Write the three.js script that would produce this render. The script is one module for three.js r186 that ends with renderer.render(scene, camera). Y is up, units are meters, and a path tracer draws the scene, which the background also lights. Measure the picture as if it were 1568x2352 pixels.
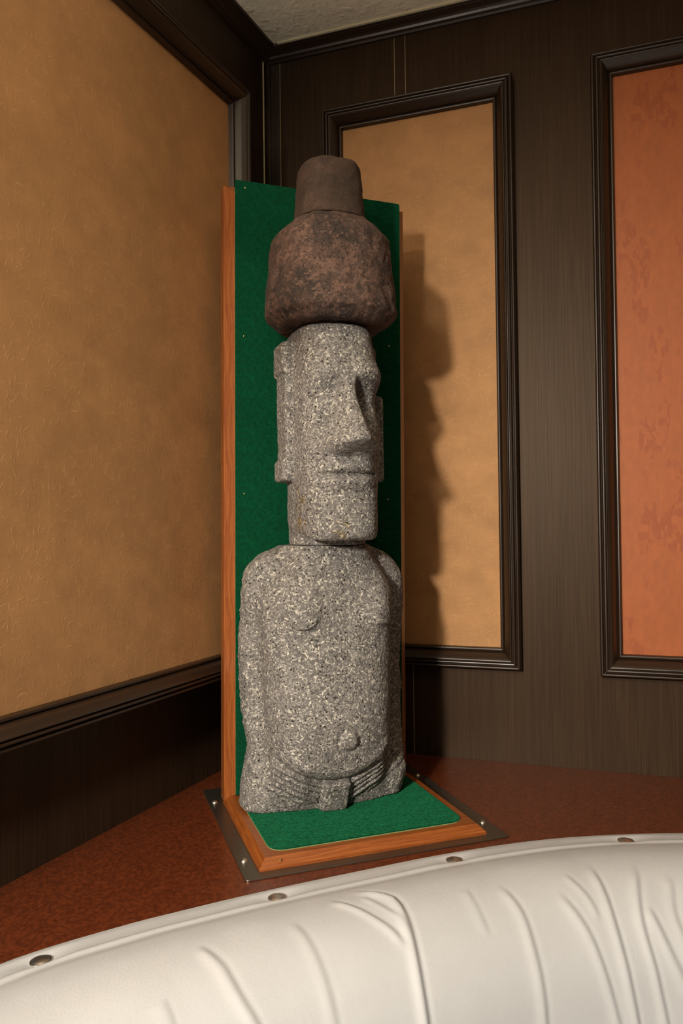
import * as THREE from 'three';
import { RoundedBoxGeometry } from 'three/addons/geometries/RoundedBoxGeometry.js';
import { RectAreaLightUniformsLib } from 'three/addons/lights/RectAreaLightUniformsLib.js';
import { mergeGeometries, mergeVertices, toCreasedNormals } from 'three/addons/utils/BufferGeometryUtils.js';

// ------------------------------------------------------------------ camera, lights, exposure
const L = 0.9;                                   // height of the corner ledge above the floor
const scene = new THREE.Scene();
scene.background = new THREE.Color(0x000000);
const camera = new THREE.PerspectiveCamera(68.49, 1568 / 2352, 0.02, 30);
camera.position.set(0, L + 0.30, 0);
camera.rotation.set(0.016112, 0, -0.011921, 'XYZ');
const renderer = new THREE.WebGLRenderer({ antialias: true });
renderer.toneMapping = THREE.LinearToneMapping;
renderer.toneMappingExposure = 0.95;
renderer.shadowMap.enabled = true;

const V = (x, y, z) => new THREE.Vector3(x, y, z);
const lights = [];
function lamp(x, y, z, color, cd, radius) {      // a bulb: y counts from the ledge
  const l = new THREE.PointLight(color, cd, 0, 2);
  l.position.set(x, L + y, z); l.castShadow = true; l.shadow.radius = radius / 0.02;
  l.shadow.mapSize.set(1024, 1024); l.shadow.bias = -0.002;
  scene.add(l); lights.push(l); return l;
}
RectAreaLightUniformsLib.init();
const LIGHT = 0xfff4e3;
const LAMP_A = [-0.235, 0.497, -0.215];              // bulb of the wall lamp left of the camera (y from the ledge)
const LAMP_B = [-0.57, 0.944, 0.72];               // ceiling panel behind the camera, near the left wall
lamp(...LAMP_A, LIGHT, 0.08, 0.022);
const upA = new THREE.SpotLight(LIGHT, 1.4, 0, 1.3, 0.5, 2);      // the open top of the wall lamp, thrown on the ceiling
upA.position.set(LAMP_A[0], L + LAMP_A[1] + 0.10, LAMP_A[2]); upA.target.position.set(LAMP_A[0], L + 2, LAMP_A[2]);
upA.castShadow = true; upA.shadow.mapSize.set(1024, 1024); upA.shadow.bias = -0.002; scene.add(upA, upA.target);
const LAMP_C = [-0.53, 0.60, 0.62], AIM_C = [0.30, -0.17, -0.85];   // adjustable spot lamp behind the camera
const spotC = new THREE.SpotLight(LIGHT, 7.0, 0, 0.66, 1, 2);
spotC.position.set(LAMP_C[0], L + LAMP_C[1], LAMP_C[2]); spotC.target.position.set(AIM_C[0], L + AIM_C[1], AIM_C[2]);
spotC.castShadow = true; spotC.shadow.radius = 2.2; spotC.shadow.mapSize.set(1024, 1024); spotC.shadow.bias = -0.002; scene.add(spotC, spotC.target);
const PANEL = 0.17;
const panelLight = new THREE.RectAreaLight(LIGHT, 220, PANEL, PANEL);
panelLight.position.set(LAMP_B[0], L + LAMP_B[1], LAMP_B[2]); panelLight.lookAt(LAMP_B[0], 0, LAMP_B[2] + 1e-4); scene.add(panelLight);

// ------------------------------------------------------------------ helpers
function mulberry(a) { return () => { a |= 0; a = a + 0x6D2B79F5 | 0; let t = Math.imul(a ^ a >>> 15, 1 | a); t = t + Math.imul(t ^ t >>> 7, 61 | t) ^ t; return ((t ^ t >>> 14) >>> 0) / 4294967296; }; }
const clamp = (x, a = 0, b = 1) => Math.min(b, Math.max(a, x));
const lerp = (a, b, t) => a + (b - a) * t;
const sst = (a, b, x) => { const t = clamp((x - a) / (b - a)); return t * t * (3 - 2 * t); };
const smin = (a, b, k) => { const h = clamp(0.5 + 0.5 * (b - a) / k); return lerp(b, a, h) - k * h * (1 - h); };
const smax = (a, b, k) => -smin(-a, -b, k);
function interp(tab, x) {                          // monotone table, smooth between knots
  if (x <= tab[0][0]) return tab[0][1];
  for (let i = 1; i < tab.length; i++) if (x <= tab[i][0]) {
    const a = tab[i - 1], b = tab[i], t = (x - a[0]) / (b[0] - a[0]);
    const p = tab[i - 2] || a, q = tab[i + 1] || b;
    const m0 = (b[1] - p[1]) / (b[0] - p[0]) * (b[0] - a[0]), m1 = (q[1] - a[1]) / (q[0] - a[0]) * (b[0] - a[0]);
    const t2 = t * t, t3 = t2 * t;
    return (2 * t3 - 3 * t2 + 1) * a[1] + (t3 - 2 * t2 + t) * m0 + (3 * t2 - 2 * t3) * b[1] + (t3 - t2) * m1;
  }
  return tab[tab.length - 1][1];
}
function hash(ix, iy, s) { let h = Math.imul(ix, 374761393) ^ Math.imul(iy, 668265263) ^ Math.imul(s, 1274126177); h = Math.imul(h ^ h >>> 13, 1274126177); return ((h ^ h >>> 16) >>> 0) / 4294967296; }
function pn(x, y, px, py, s) {                     // periodic value noise, period px, py cells
  const ix = Math.floor(x), iy = Math.floor(y); let fx = x - ix, fy = y - iy;
  fx = fx * fx * (3 - 2 * fx); fy = fy * fy * (3 - 2 * fy);
  const x0 = ((ix % px) + px) % px, x1 = (x0 + 1) % px, y0 = ((iy % py) + py) % py, y1 = (y0 + 1) % py;
  return lerp(lerp(hash(x0, y0, s), hash(x1, y0, s), fx), lerp(hash(x0, y1, s), hash(x1, y1, s), fx), fy);
}
function fbm(u, v, cx, cy, oct, s) {               // u, v in 0..1, tileable
  let a = 0.5, r = 0, n = 0;
  for (let o = 0; o < oct; o++) { r += a * pn(u * cx, v * cy, cx, cy, s + o * 17); n += a; a *= 0.5; cx *= 2; cy *= 2; }
  return r / n;
}
function h3(ix, iy, iz) { let h = Math.imul(ix, 374761393) ^ Math.imul(iy, 668265263) ^ Math.imul(iz, 2147483647 - 1274126177); h = Math.imul(h ^ h >>> 13, 1274126177); return ((h ^ h >>> 16) >>> 0) / 4294967296; }
function n3(x, y, z) {
  const ix = Math.floor(x), iy = Math.floor(y), iz = Math.floor(z); let a = x - ix, b = y - iy, c = z - iz;
  a = a * a * (3 - 2 * a); b = b * b * (3 - 2 * b); c = c * c * (3 - 2 * c);
  const q = (i, j, k) => h3(ix + i, iy + j, iz + k);
  return lerp(lerp(lerp(q(0, 0, 0), q(1, 0, 0), a), lerp(q(0, 1, 0), q(1, 1, 0), a), b), lerp(lerp(q(0, 0, 1), q(1, 0, 1), a), lerp(q(0, 1, 1), q(1, 1, 1), a), b), c) - 0.5;
}
const s2l = c => c <= 0.04045 ? c / 12.92 : Math.pow((c + 0.055) / 1.055, 2.4);

// one pass over a tile: fn(u, v, i, j) -> [r, g, b, height] (sRGB 0..255, height 0..1)
function makeTex(nx, ny, fn, period, py = period) {
  const c = new Uint8Array(nx * ny * 4), h = new Uint8Array(nx * ny * 4);
  for (let j = 0; j < ny; j++) for (let i = 0; i < nx; i++) {
    const r = fn((i + 0.5) / nx, (j + 0.5) / ny, i, j), k = (j * nx + i) * 4, g = clamp(r[3]) * 255;
    c[k] = clamp(r[0], 0, 255); c[k + 1] = clamp(r[1], 0, 255); c[k + 2] = clamp(r[2], 0, 255); c[k + 3] = 255;
    h[k] = h[k + 1] = h[k + 2] = g; h[k + 3] = 255;
  }
  const mk = (d, srgb) => {
    const t = new THREE.DataTexture(d, nx, ny, THREE.RGBAFormat);
    t.wrapS = t.wrapT = THREE.RepeatWrapping; t.magFilter = THREE.LinearFilter; t.minFilter = THREE.LinearMipmapLinearFilter; t.generateMipmaps = true;
    if (srgb) t.colorSpace = THREE.SRGBColorSpace;
    t.repeat.set(1 / period, 1 / py); t.needsUpdate = true; return t;
  };
  return { map: mk(c, true), bump: mk(h, false) };
}
// strokes stamped into a tile: returns Float32Array with max coverage and Int16 ids
function strokes(n, count, seed, lenR, widR, curl = 0) {
  const rnd = mulberry(seed), cov = new Float32Array(n * n), id = new Uint16Array(n * n);
  for (let k = 0; k < count; k++) {
    let x = rnd() * n, y = rnd() * n, a = rnd() * Math.PI * 2; const len = lerp(lenR[0], lenR[1], Math.pow(rnd(), 1.6)), w = lerp(widR[0], widR[1], rnd()), c = (rnd() - 0.5) * curl;
    const steps = Math.max(1, Math.ceil(len / 1.2));
    for (let s = 0; s <= steps; s++) {
      const R = Math.ceil(w + 1), taper = w * (0.65 + 0.35 * Math.sin(Math.PI * (s + 0.5) / (steps + 1)));
      for (let dy = -R; dy <= R; dy++) for (let dx = -R; dx <= R; dx++) {
        const X = Math.floor(x) + dx, Y = Math.floor(y) + dy, d = Math.hypot(X + 0.5 - x, Y + 0.5 - y), v = clamp(taper + 0.5 - d);
        if (v <= 0) continue; const q = ((Y % n + n) % n) * n + (X % n + n) % n;
        if (v > cov[q]) { cov[q] = v; id[q] = k; }
      }
      x += Math.cos(a) * len / steps; y += Math.sin(a) * len / steps; a += c / steps;
    }
  }
  return { cov, id };
}

// dominant-axis uv in metres; axis 'y' etc. says along which local axis u runs (the grain)
function boxUV(geo, along = 'x', off = 0) {
  const g = geo.index ? geo.toNonIndexed() : geo, p = g.attributes.position, uv = new Float32Array(p.count * 2);
  const a = V(), b = V(), c = V(), n = V();
  for (let i = 0; i < p.count; i += 3) {
    a.fromBufferAttribute(p, i); b.fromBufferAttribute(p, i + 1); c.fromBufferAttribute(p, i + 2);
    n.subVectors(b, a).cross(c.clone().sub(a)); const ax = Math.abs(n.x), ay = Math.abs(n.y), az = Math.abs(n.z);
    for (let k = 0; k < 3; k++) {
      const q = [a, b, c][k]; let u, v;
      if (ax >= ay && ax >= az) { u = q.z; v = q.y; if (along === 'y') [u, v] = [v, u]; }
      else if (ay >= az) { u = q.x; v = q.z; if (along === 'z') [u, v] = [v, u]; }
      else { u = q.x; v = q.y; if (along === 'y') [u, v] = [v, u]; }
      uv[(i + k) * 2] = u + off; uv[(i + k) * 2 + 1] = v + off * 0.37 + (ax >= ay && ax >= az ? 0.11 : 0);
    }
  }
  g.setAttribute('uv', new THREE.BufferAttribute(uv, 2)); return g;
}
function box(x0, x1, y0, y1, z0, z1) { const g = new THREE.BoxGeometry(x1 - x0, y1 - y0, z1 - z0); g.translate((x0 + x1) / 2, (y0 + y1) / 2, (z0 + z1) / 2); return g; }
function rbox(x0, x1, y0, y1, z0, z1, r, seg = 2) { const g = new RoundedBoxGeometry(x1 - x0, y1 - y0, z1 - z0, seg, r); g.translate((x0 + x1) / 2, (y0 + y1) / 2, (z0 + z1) / 2); return g; }

const used = {};
function numbered(n) { const k = used[n] = (used[n] ?? -1) + 1; return k ? n + '_' + String(k).padStart(3, '0') : n; }
function mesh(name, geo, mat, parent) {
  const m = new THREE.Mesh(geo, mat); m.castShadow = m.receiveShadow = true;
  if (parent) { m.name = name; parent.add(m); } else { m.name = numbered(name); scene.add(m); }
  return m;
}
function struct(name, geo, mat) { const m = new THREE.Mesh(geo, mat); m.name = name; m.castShadow = m.receiveShadow = true; m.userData.kind = 'structure'; scene.add(m); return m; }
function group(name) { const g = new THREE.Group(); g.name = name; scene.add(g); return g; }
function tag(o, label, category, grp) { o.userData.label = label; o.userData.category = category; if (grp) o.userData.group = grp; return o; }
// frames of reference: right wall (x along it to the right, z into the room), left wall (x towards the corner), stand
const CORNER = [-0.0968, L, -1.0461];
const placeRight = o => { o.position.set(...CORNER); o.rotation.y = -0.32604; return o; };
const placeLeft = o => { o.position.set(...CORNER); o.rotation.y = 1.13534; return o; };
const STAND_TURN = 0.33652;
function standPoint(w, d) { const c = Math.cos(STAND_TURN), s = Math.sin(STAND_TURN); return [c * w - s * d, -s * w - c * d]; }

// ------------------------------------------------------------------ materials
const M = {};
const std = (o) => new THREE.MeshPhysicalMaterial(o);
{ // dark brown veneer, fine vertical grain (u along the grain)
  const t = makeTex(512, 1024, (u, v) => {
    const f = fbm(u, v, 4, 128, 3, 11), g = fbm(u, v, 8, 300, 2, 23), b = fbm(u, v, 2, 12, 2, 31);
    const k = 0.85 + 0.20 * (f - 0.5) + 0.26 * (g - 0.5) + 0.12 * (b - 0.5);
    return [61 * k + 3, 46 * k + 2, 34 * k + 1, 0.5 + (g - 0.5) * 0.8];
  }, 0.4, 0.3);
  M.veneer = std({ map: t.map, bumpMap: t.bump, bumpScale: 0.00012, roughness: 0.46, specularIntensity: 0.5, specularColor: new THREE.Color(0xffe4cc) });
  M.darkWood = std({ map: t.map, bumpMap: t.bump, bumpScale: 0.00005, roughness: 0.38, color: 0xdccdbc, clearcoat: 0.35, clearcoatRoughness: 0.34 });
}
{ // orange-brown varnished wood
  const t = makeTex(512, 512, (u, v) => {
    const w = fbm(u, v, 2, 6, 3, 5), s = Math.sin((v * 9 + w * 3.2) * Math.PI * 2), g = fbm(u, v, 6, 140, 2, 41), p = fbm(u, v, 14, 200, 2, 77);
    const k = 0.5 + 0.16 * s + 0.7 * (g - 0.5) - (p > 0.66 ? 0.35 : 0);
    return [lerp(122, 164, k), lerp(60, 97, k), lerp(22, 41, k), 0.5 + 0.4 * (g - 0.5)];
  }, 0.16, 0.05);
  M.wood = std({ map: t.map, bumpMap: t.bump, bumpScale: 0.0001, roughness: 0.42, clearcoat: 0.4, clearcoatRoughness: 0.25 });
}
{ // tan wall covering with short curly fibres
  const n = 1024, a = strokes(n, 3000, 91, [8, 19], [0.9, 1.6], 1.8), b = strokes(n, 6000, 92, [5, 14], [0.5, 0.8], 1.0);
  const t = makeTex(n, n, (u, v, i, j) => {
    const q = j * n + i, f = fbm(u, v, 24, 24, 4, 3), w = fbm(u, v, 300, 40, 1, 8) + fbm(u, v, 40, 300, 1, 9) - 1, bl = fbm(u, v, 5, 5, 3, 14);
    const k = 0.95 + 0.12 * (f - 0.5) + 0.02 * w + 0.10 * (bl - 0.5), s = a.cov[q] * (0.06 + 0.28 * ((a.id[q] * 37 % 100) / 100)) + b.cov[q] * 0.07;
    return [192 * k + 40 * s, 141 * k + 42 * s, 90 * k + 40 * s, 0.4 + 0.35 * (f - 0.5) + 0.22 * a.cov[q] + 0.12 * b.cov[q] + 0.08 * w];
  }, 0.42);
  M.paper = std({ map: t.map, bumpMap: t.bump, bumpScale: 0.0004, roughness: 0.72 });
}
{ // orange-red mottled covering
  const t = makeTex(512, 1024, (u, v) => {
    const f = fbm(u, v, 14, 9, 5, 61), g = fbm(u, v, 60, 60, 3, 63), m = sst(0.5, 0.66, f) * sst(0.38, 0.6, g);
    const k = 1 + 0.10 * (g - 0.5) - 0.11 * m + 0.12 * (f - 0.5);
    return [170 * k, 92 * k - 5 * m, 44 * k - 3 * m, 0.5 + 0.5 * (g - 0.5)];
  }, 0.25, 0.5);
  M.mottled = std({ map: t.map, bumpMap: t.bump, bumpScale: 0.0002, roughness: 0.6 });
}
{ // reddish brown speckled laminate
  const n = 512, t = makeTex(n, n, (u, v) => {
    const f = fbm(u, v, 64, 60, 3, 71), g = fbm(u, v, 120, 120, 2, 73), k = sst(0.3, 0.72, f);
    return [lerp(86, 108, k) + 22 * (g - 0.5), lerp(40, 52, k) + 12 * (g - 0.5), lerp(21, 27, k) + 6 * (g - 0.5), f];
  }, 0.14);
  M.laminate = std({ map: t.map, bumpMap: t.bump, bumpScale: 0.00008, roughness: 0.36, clearcoat: 0.45, clearcoatRoughness: 0.1 });
}
{ // stippled ceiling
  const t = makeTex(512, 512, (u, v) => { const f = fbm(u, v, 24, 24, 4, 81), b = sst(0.6, 0.8, fbm(u, v, 20, 20, 2, 83)); const k = 1 + 0.06 * (f - 0.5); return [246 * k, 236 * k, 212 * k, f * 0.7 + b * 0.3]; }, 0.2);
  M.ceiling = std({ map: t.map, bumpMap: t.bump, bumpScale: 0.0018, roughness: 0.9 });
}
{ // green felt
  const n = 512, a = strokes(n, 5200, 101, [14, 40], [0.5, 0.9], 2.5), b = strokes(n, 420, 103, [10, 30], [0.4, 0.7], 3);
  const t = makeTex(n, n, (u, v, i, j) => {
    const q = j * n + i, f = fbm(u, v, 26, 26, 4, 104), h = ((a.id[q] * 53) % 97) / 97, k = 0.80 + 0.34 * (f - 0.5) + a.cov[q] * (h - 0.4) * 0.5, s = b.cov[q] * 0.3;
    return [4 * k + 22 * s, 86 * k + 30 * s, 54 * k + 24 * s, 0.35 + 0.4 * (f - 0.5) + 0.5 * a.cov[q] * h];
  }, 0.06);
  M.felt = std({ map: t.map, bumpMap: t.bump, bumpScale: 0.0009, roughness: 0.95, specularIntensity: 0.25, sheen: 1, sheenRoughness: 0.45, sheenColor: new THREE.Color(0x46d896) });
}
{ // grey stone full of pale chips and dark pores
  const n = 1024, a = strokes(n, 11000, 111, [2, 11], [0.8, 1.9], 0.9), b = strokes(n, 2900, 113, [2, 14], [1.4, 4.0], 0.6), p = strokes(n, 1300, 117, [0.5, 5], [1.0, 3.1], 0.6), e = strokes(n, 13000, 118, [2, 10], [0.6, 1.3], 1.2);
  const t = makeTex(n, n, (u, v, i, j) => {
    const q = j * n + i, f = fbm(u, v, 40, 40, 4, 114), g = fbm(u, v, 200, 200, 2, 115), bl = fbm(u, v, 6, 6, 3, 116);
    let k = 0.86 + 0.25 * (f - 0.5) + 0.55 * (g - 0.5) + 0.12 * (bl - 0.5);
    let r = 132 * k, gr = 128 * k, bb = 125 * k, h = 0.5 + 0.3 * (f - 0.5) + 0.25 * (g - 0.5);
    const c1 = a.cov[q] * (0.25 + 0.75 * ((a.id[q] * 71 % 101) / 101)), c2 = b.cov[q] * (0.35 + 0.65 * ((b.id[q] * 43 % 89) / 89));
    const c = Math.max(c1 * 0.72, c2 * 0.85); r = lerp(r, 228, c); gr = lerp(gr, 222, c); bb = lerp(bb, 206, c); h += 0.2 * c;
    const d2 = e.cov[q] * (0.15 + 0.5 * ((e.id[q] * 29 % 83) / 83)) * (1 - c); r = lerp(r, 52, d2); gr = lerp(gr, 47, d2); bb = lerp(bb, 42, d2); h -= 0.25 * d2;
    const d = p.cov[q]; r = lerp(r, 30, d * 0.9); gr = lerp(gr, 27, d * 0.9); bb = lerp(bb, 24, d * 0.9); h -= 0.6 * d;
    return [r, gr, bb, h];
  }, 0.24);
  M.stone = std({ map: t.map, bumpMap: t.bump, bumpScale: 0.0013, roughness: 0.85 });
}
M.stoneHead = M.stone.clone(); M.stoneHead.vertexColors = true;
{ // red-brown scoria of the hat
  const n = 1024, p = strokes(n, 700, 121, [1, 8], [1, 3.2], 1), e = strokes(n, 2600, 122, [1, 7], [0.7, 1.6], 1);
  const t = makeTex(n, n, (u, v, i, j) => {
    const q = j * n + i, f = fbm(u, v, 14, 14, 6, 123), g = fbm(u, v, 90, 90, 3, 124), m = fbm(u, v, 26, 26, 5, 125);
    const dark = sst(0.45, 0.60, f + 0.9 * (g - 0.5)), pale = sst(0.50, 0.66, m + 0.8 * (g - 0.5)), k = 1 + 0.75 * (g - 0.5);
    let r = lerp(88, 56, dark), gr = lerp(67, 46, dark), b = lerp(57, 41, dark);
    r = lerp(r, 112, pale * 0.6); gr = lerp(gr, 85, pale * 0.6); b = lerp(b, 72, pale * 0.6);
    const d = Math.max(p.cov[q], 0.5 * e.cov[q]); r = lerp(r * k, 40, d * 0.75); gr = lerp(gr * k, 30, d * 0.75); b = lerp(b * k, 26, d * 0.75);
    return [r, gr, b, 0.55 + 0.3 * (g - 0.5) + 0.2 * (m - 0.5) - 0.5 * d];
  }, 0.2);
  M.scoria = std({ map: t.map, bumpMap: t.bump, bumpScale: 0.0016, roughness: 0.88 });
  const t2 = makeTex(512, 512, (u, v) => {
    const f = fbm(u, v, 9, 9, 5, 133), g = fbm(u, v, 60, 60, 3, 134), d = sst(0.44, 0.62, f + 0.5 * (g - 0.5)), k = 1 + 0.5 * (g - 0.5);
    return [lerp(74, 62, d) * k, lerp(56, 48, d) * k, lerp(45, 38, d) * k, 0.5 + 0.4 * (g - 0.5) - 0.2 * d];
  }, 0.12);
  M.scoriaFine = std({ map: t2.map, bumpMap: t2.bump, bumpScale: 0.0009, roughness: 0.88 });
}
{ // white stretch cloth
  const t = makeTex(512, 512, (u, v) => { const f = fbm(u, v, 10, 10, 3, 141), w = fbm(u, v, 128, 128, 2, 143); const k = 1 + 0.02 * (f - 0.5); return [193 * k, 195 * k, 198 * k, w * 0.5 + 0.3 * f]; }, 0.16);
  M.cloth = std({ map: t.map, bumpMap: t.bump, bumpScale: 0.00012, roughness: 0.62, sheen: 0.1, sheenRoughness: 0.5, sheenColor: new THREE.Color(0xffffff) });
}
M.steel = std({ color: 0xd6d2ca, metalness: 1, roughness: 0.38 });
M.plate = std({ color: 0x8e8a80, metalness: 1, roughness: 0.42 });
M.brass = std({ color: 0xd8c48a, metalness: 1, roughness: 0.3 });
M.raw = std({ color: 0xfff6c8, roughness: 0.8 });
M.raw2 = std({ color: 0xb59d76, roughness: 0.7 });
M.edge = std({ color: 0x8f7a52, roughness: 0.8 });
M.caulk = std({ color: 0xded3b2, roughness: 0.7 });
M.plaster = std({ color: 0x3a2e24, roughness: 0.9 });
M.carpet = std({ color: 0x35251d, roughness: 0.95 });
M.felEdge = std({ color: 0x7f8c5e, roughness: 0.95 });

// ------------------------------------------------------------------ the room
const CEIL = 0.958;
const tRoom = 3.0;
// plan corners of the room: corner, along the right wall, along the left wall, and the fourth one
const dR = [0.94733, 0.32030], dLw = [-0.42184, 0.90667];
const pc = [CORNER[0], CORNER[2]], pr = [pc[0] + dR[0] * 2.6, pc[1] + dR[1] * 2.6], pl = [pc[0] + dLw[0] * tRoom, pc[1] + dLw[1] * tRoom], pf = [pr[0] + dLw[0] * tRoom, pr[1] + dLw[1] * tRoom];
function slab(pts, y0, y1, grow) {                 // horizontal polygon
  const c = pts.reduce((s, p) => [s[0] + p[0] / pts.length, s[1] + p[1] / pts.length], [0, 0]);
  const sh = new THREE.Shape(pts.map(p => { const dx = p[0] - c[0], dz = p[1] - c[1], l = Math.hypot(dx, dz); return new THREE.Vector2(p[0] + dx / l * grow, -(p[1] + dz / l * grow)); }));
  const g = new THREE.ExtrudeGeometry(sh, { depth: y1 - y0, bevelEnabled: false }); g.rotateX(-Math.PI / 2); g.translate(0, y0, 0); return boxUV(g);
}
struct('floor', slab([pc, pl, pf, pr], -0.06, 0, 0.2), M.carpet);
struct('ceiling', slab([pc, pl, pf, pr], L + CEIL, L + CEIL + 0.06, 0.2), M.ceiling);
function farWall(name, a, b) {
  const len = Math.hypot(b[0] - a[0], b[1] - a[1]), g = boxUV(box(-0.1, len + 0.1, 0, L + CEIL, -0.08, 0)), m = struct(name, g, M.plaster);
  m.position.set(a[0], 0, a[1]); m.rotation.y = -Math.atan2(b[1] - a[1], b[0] - a[0]); return m;
}
farWall('wall_back', pf, pl); farWall('wall_side', pr, pf);

// right wall: backing and four veneer boards with open joints
const wallRight = placeRight(group('wall_right')); wallRight.userData.kind = 'structure';
mesh('backing', boxUV(box(-0.15, 2.75, -L, CEIL, -0.09, -0.0035), 'y'), M.edge, wallRight);
const joint = 0.00055;
for (const [a, b] of [[-0.02, 0.0192], [0.0192, 0.1836], [0.1836, 0.1982], [0.1982, 2.7]])
  mesh('veneer_board', boxUV(box(a + joint, b - joint, -L, CEIL, -0.0036, 0), 'y', a), M.veneer, wallRight);
for (const [s, w] of [[0.0192, 0.0006], [0.1836, 0.0007], [0.1982, 0.0007]]) mesh('joint_strip', box(s - w / 2, s + w / 2, -L, CEIL - 0.012, -0.003, 0.0002), M.raw2, wallRight);
const wallLeft = placeLeft(group('wall_left')); wallLeft.userData.kind = 'structure';
mesh('backing', boxUV(box(-3.1, 0.1, -L, CEIL, -0.09, -0.0035), 'y'), M.veneer, wallLeft);
mesh('veneer_board', boxUV(box(-3.0, -0.013, -L, CEIL, -0.0036, 0), 'y', 0.7), M.veneer, wallLeft);
// pale gap filler in the corner, wide above and a hair line below
const cf = placeLeft(group('trim_4')); cf.userData.kind = 'structure';
mesh('filler', box(-0.0130, -0.0098, 0.832, 0.945, -0.0036, 0.0004), M.raw, cf);
mesh('filler', box(-0.0106, -0.0098, 0, 0.832, -0.0036, 0.0003), M.raw, cf);
const post = placeRight(group('trim_5')); post.userData.kind = 'structure';
mesh('post', boxUV(rbox(-0.0052, 0.0045, -0.0, 0.945, -0.002, 0.0022, 0.0008), 'y', 0.2), M.darkWood, post);
mesh('post', boxUV(rbox(0.0049, 0.0188, -0.0, 0.945, -0.002, 0.0012, 0.0006), 'y', 0.3), M.darkWood, post);

// cornice under the ceiling: profile (height from ceiling, projection)
function cornice(x0, x1, m0, m1) {
  const prof = [[0.0145, 0], [0.0145, 0.004], [0.0125, 0.0055], [0.0110, 0.0085], [0.0085, 0.0095], [0.0065, 0.012], [0.004, 0.018], [0.0028, 0.0195], [0.0028, 0.0215], [0, 0.0225]];
  const pos = [];
  for (let i = 0; i + 1 < prof.length; i++) {
    const [a, ha] = prof[i], [b, hb] = prof[i + 1];
    const A = [x0 + m0 * ha, CEIL - a, ha], B = [x1 - m1 * ha, CEIL - a, ha], C = [x1 - m1 * hb, CEIL - b, hb], D = [x0 + m0 * hb, CEIL - b, hb];
    pos.push(...A, ...B, ...C, ...A, ...C, ...D);
  }
  const g = new THREE.BufferGeometry(); g.setAttribute('position', new THREE.Float32BufferAttribute(pos, 3)); g.computeVertexNormals();
  return boxUV(toCreasedNormals(g, 0.5));
}
const mit = Math.tan(THREE.MathUtils.degToRad(90 - 96.27 / 2));
placeRight(struct('trim_1', cornice(0, 2.6, mit, 0), M.darkWood));
placeLeft(struct('trim_2', cornice(-3, 0, 0, mit), M.darkWood));
placeRight(struct('trim_3', boxUV(box(0.026, 2.6, CEIL - 0.0022, CEIL, 0.021, 0.0245)), M.caulk));

// ------------------------------------------------------------------ framed panels
const PROF = (() => {                              // [distance from the outer edge, height]
  const p = [[0, 0], [0, 0.0095]];
  const arc = (cx, cy, r, a0, a1, n, ry = r) => { for (let i = 0; i <= n; i++) { const a = lerp(a0, a1, i / n); p.push([cx + r * Math.cos(a), cy + ry * Math.sin(a)]); } };
  arc(0.0024, 0.0105, 0.0022, Math.PI * 0.95, 0.12, 8, 0.0034);     // outer bead
  p.push([0.0050, 0.0108]);
  arc(0.0074, 0.0118, 0.0022, Math.PI * 0.85, 0.12, 7, 0.0030);     // second bead
  p.push([0.0101, 0.0122], [0.0104, 0.0140]);
  for (let i = 0; i <= 10; i++) { const t = i / 10; p.push([lerp(0.0110, 0.0203, t), 0.0148 - 0.0095 * Math.pow(t, 1.25) + 0.0016 * Math.sin(t * Math.PI)]); }
  p.push([0.0207, 0.0040]);
  arc(0.0231, 0.0038, 0.0022, Math.PI * 0.9, 0.1, 6, 0.0020);
  p.push([0.0255, 0.0012], [0.0255, -0.001]);
  return p.map(q => [q[0], q[1] > 0 ? q[1] * 1.3 : q[1]]);
})();
function mouldingPiece(len, gap = 0.00012) {       // along x from 0 to len (outer edge), inward = +y, height = +z
  const pos = [], uv = [], N = PROF.length; let acc = 0;
  for (let i = 0; i + 1 < N; i++) {
    const [a, ha] = PROF[i], [b, hb] = PROF[i + 1], l = Math.hypot(b - a, hb - ha);
    const A = [a + gap, a, ha], B = [len - a - gap, a, ha], C = [len - b - gap, b, hb], D = [b + gap, b, hb];
    pos.push(...A, ...C, ...B, ...A, ...D, ...C);
    const q = (P, v) => [P[0], v]; uv.push(...q(A, acc), ...q(C, acc + l), ...q(B, acc), ...q(A, acc), ...q(D, acc + l), ...q(C, acc + l)); acc += l;
  }
  const g = new THREE.BufferGeometry(); g.setAttribute('position', new THREE.Float32BufferAttribute(pos, 3)); g.setAttribute('uv', new THREE.Float32BufferAttribute(uv, 2));
  // profile runs outer -> inner, faces should look to +z
  g.computeVertexNormals(); let s = 0; const nn = g.attributes.normal; for (let i = 0; i < nn.count; i++) s += nn.getZ(i);
  if (s < 0) { for (let i = 0; i < pos.length; i += 9) for (let k = 0; k < 3; k++) { const t = pos[i + 3 + k]; pos[i + 3 + k] = pos[i + 6 + k]; pos[i + 6 + k] = t; } for (let i = 0; i < uv.length; i += 6) for (let k = 0; k < 2; k++) { const t = uv[i + 2 + k]; uv[i + 2 + k] = uv[i + 4 + k]; uv[i + 4 + k] = t; } g.setAttribute('position', new THREE.Float32BufferAttribute(pos, 3)); g.setAttribute('uv', new THREE.Float32BufferAttribute(uv, 2)); g.deleteAttribute('normal'); g.computeVertexNormals(); }
  return toCreasedNormals(g, 0.7);
}
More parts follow.
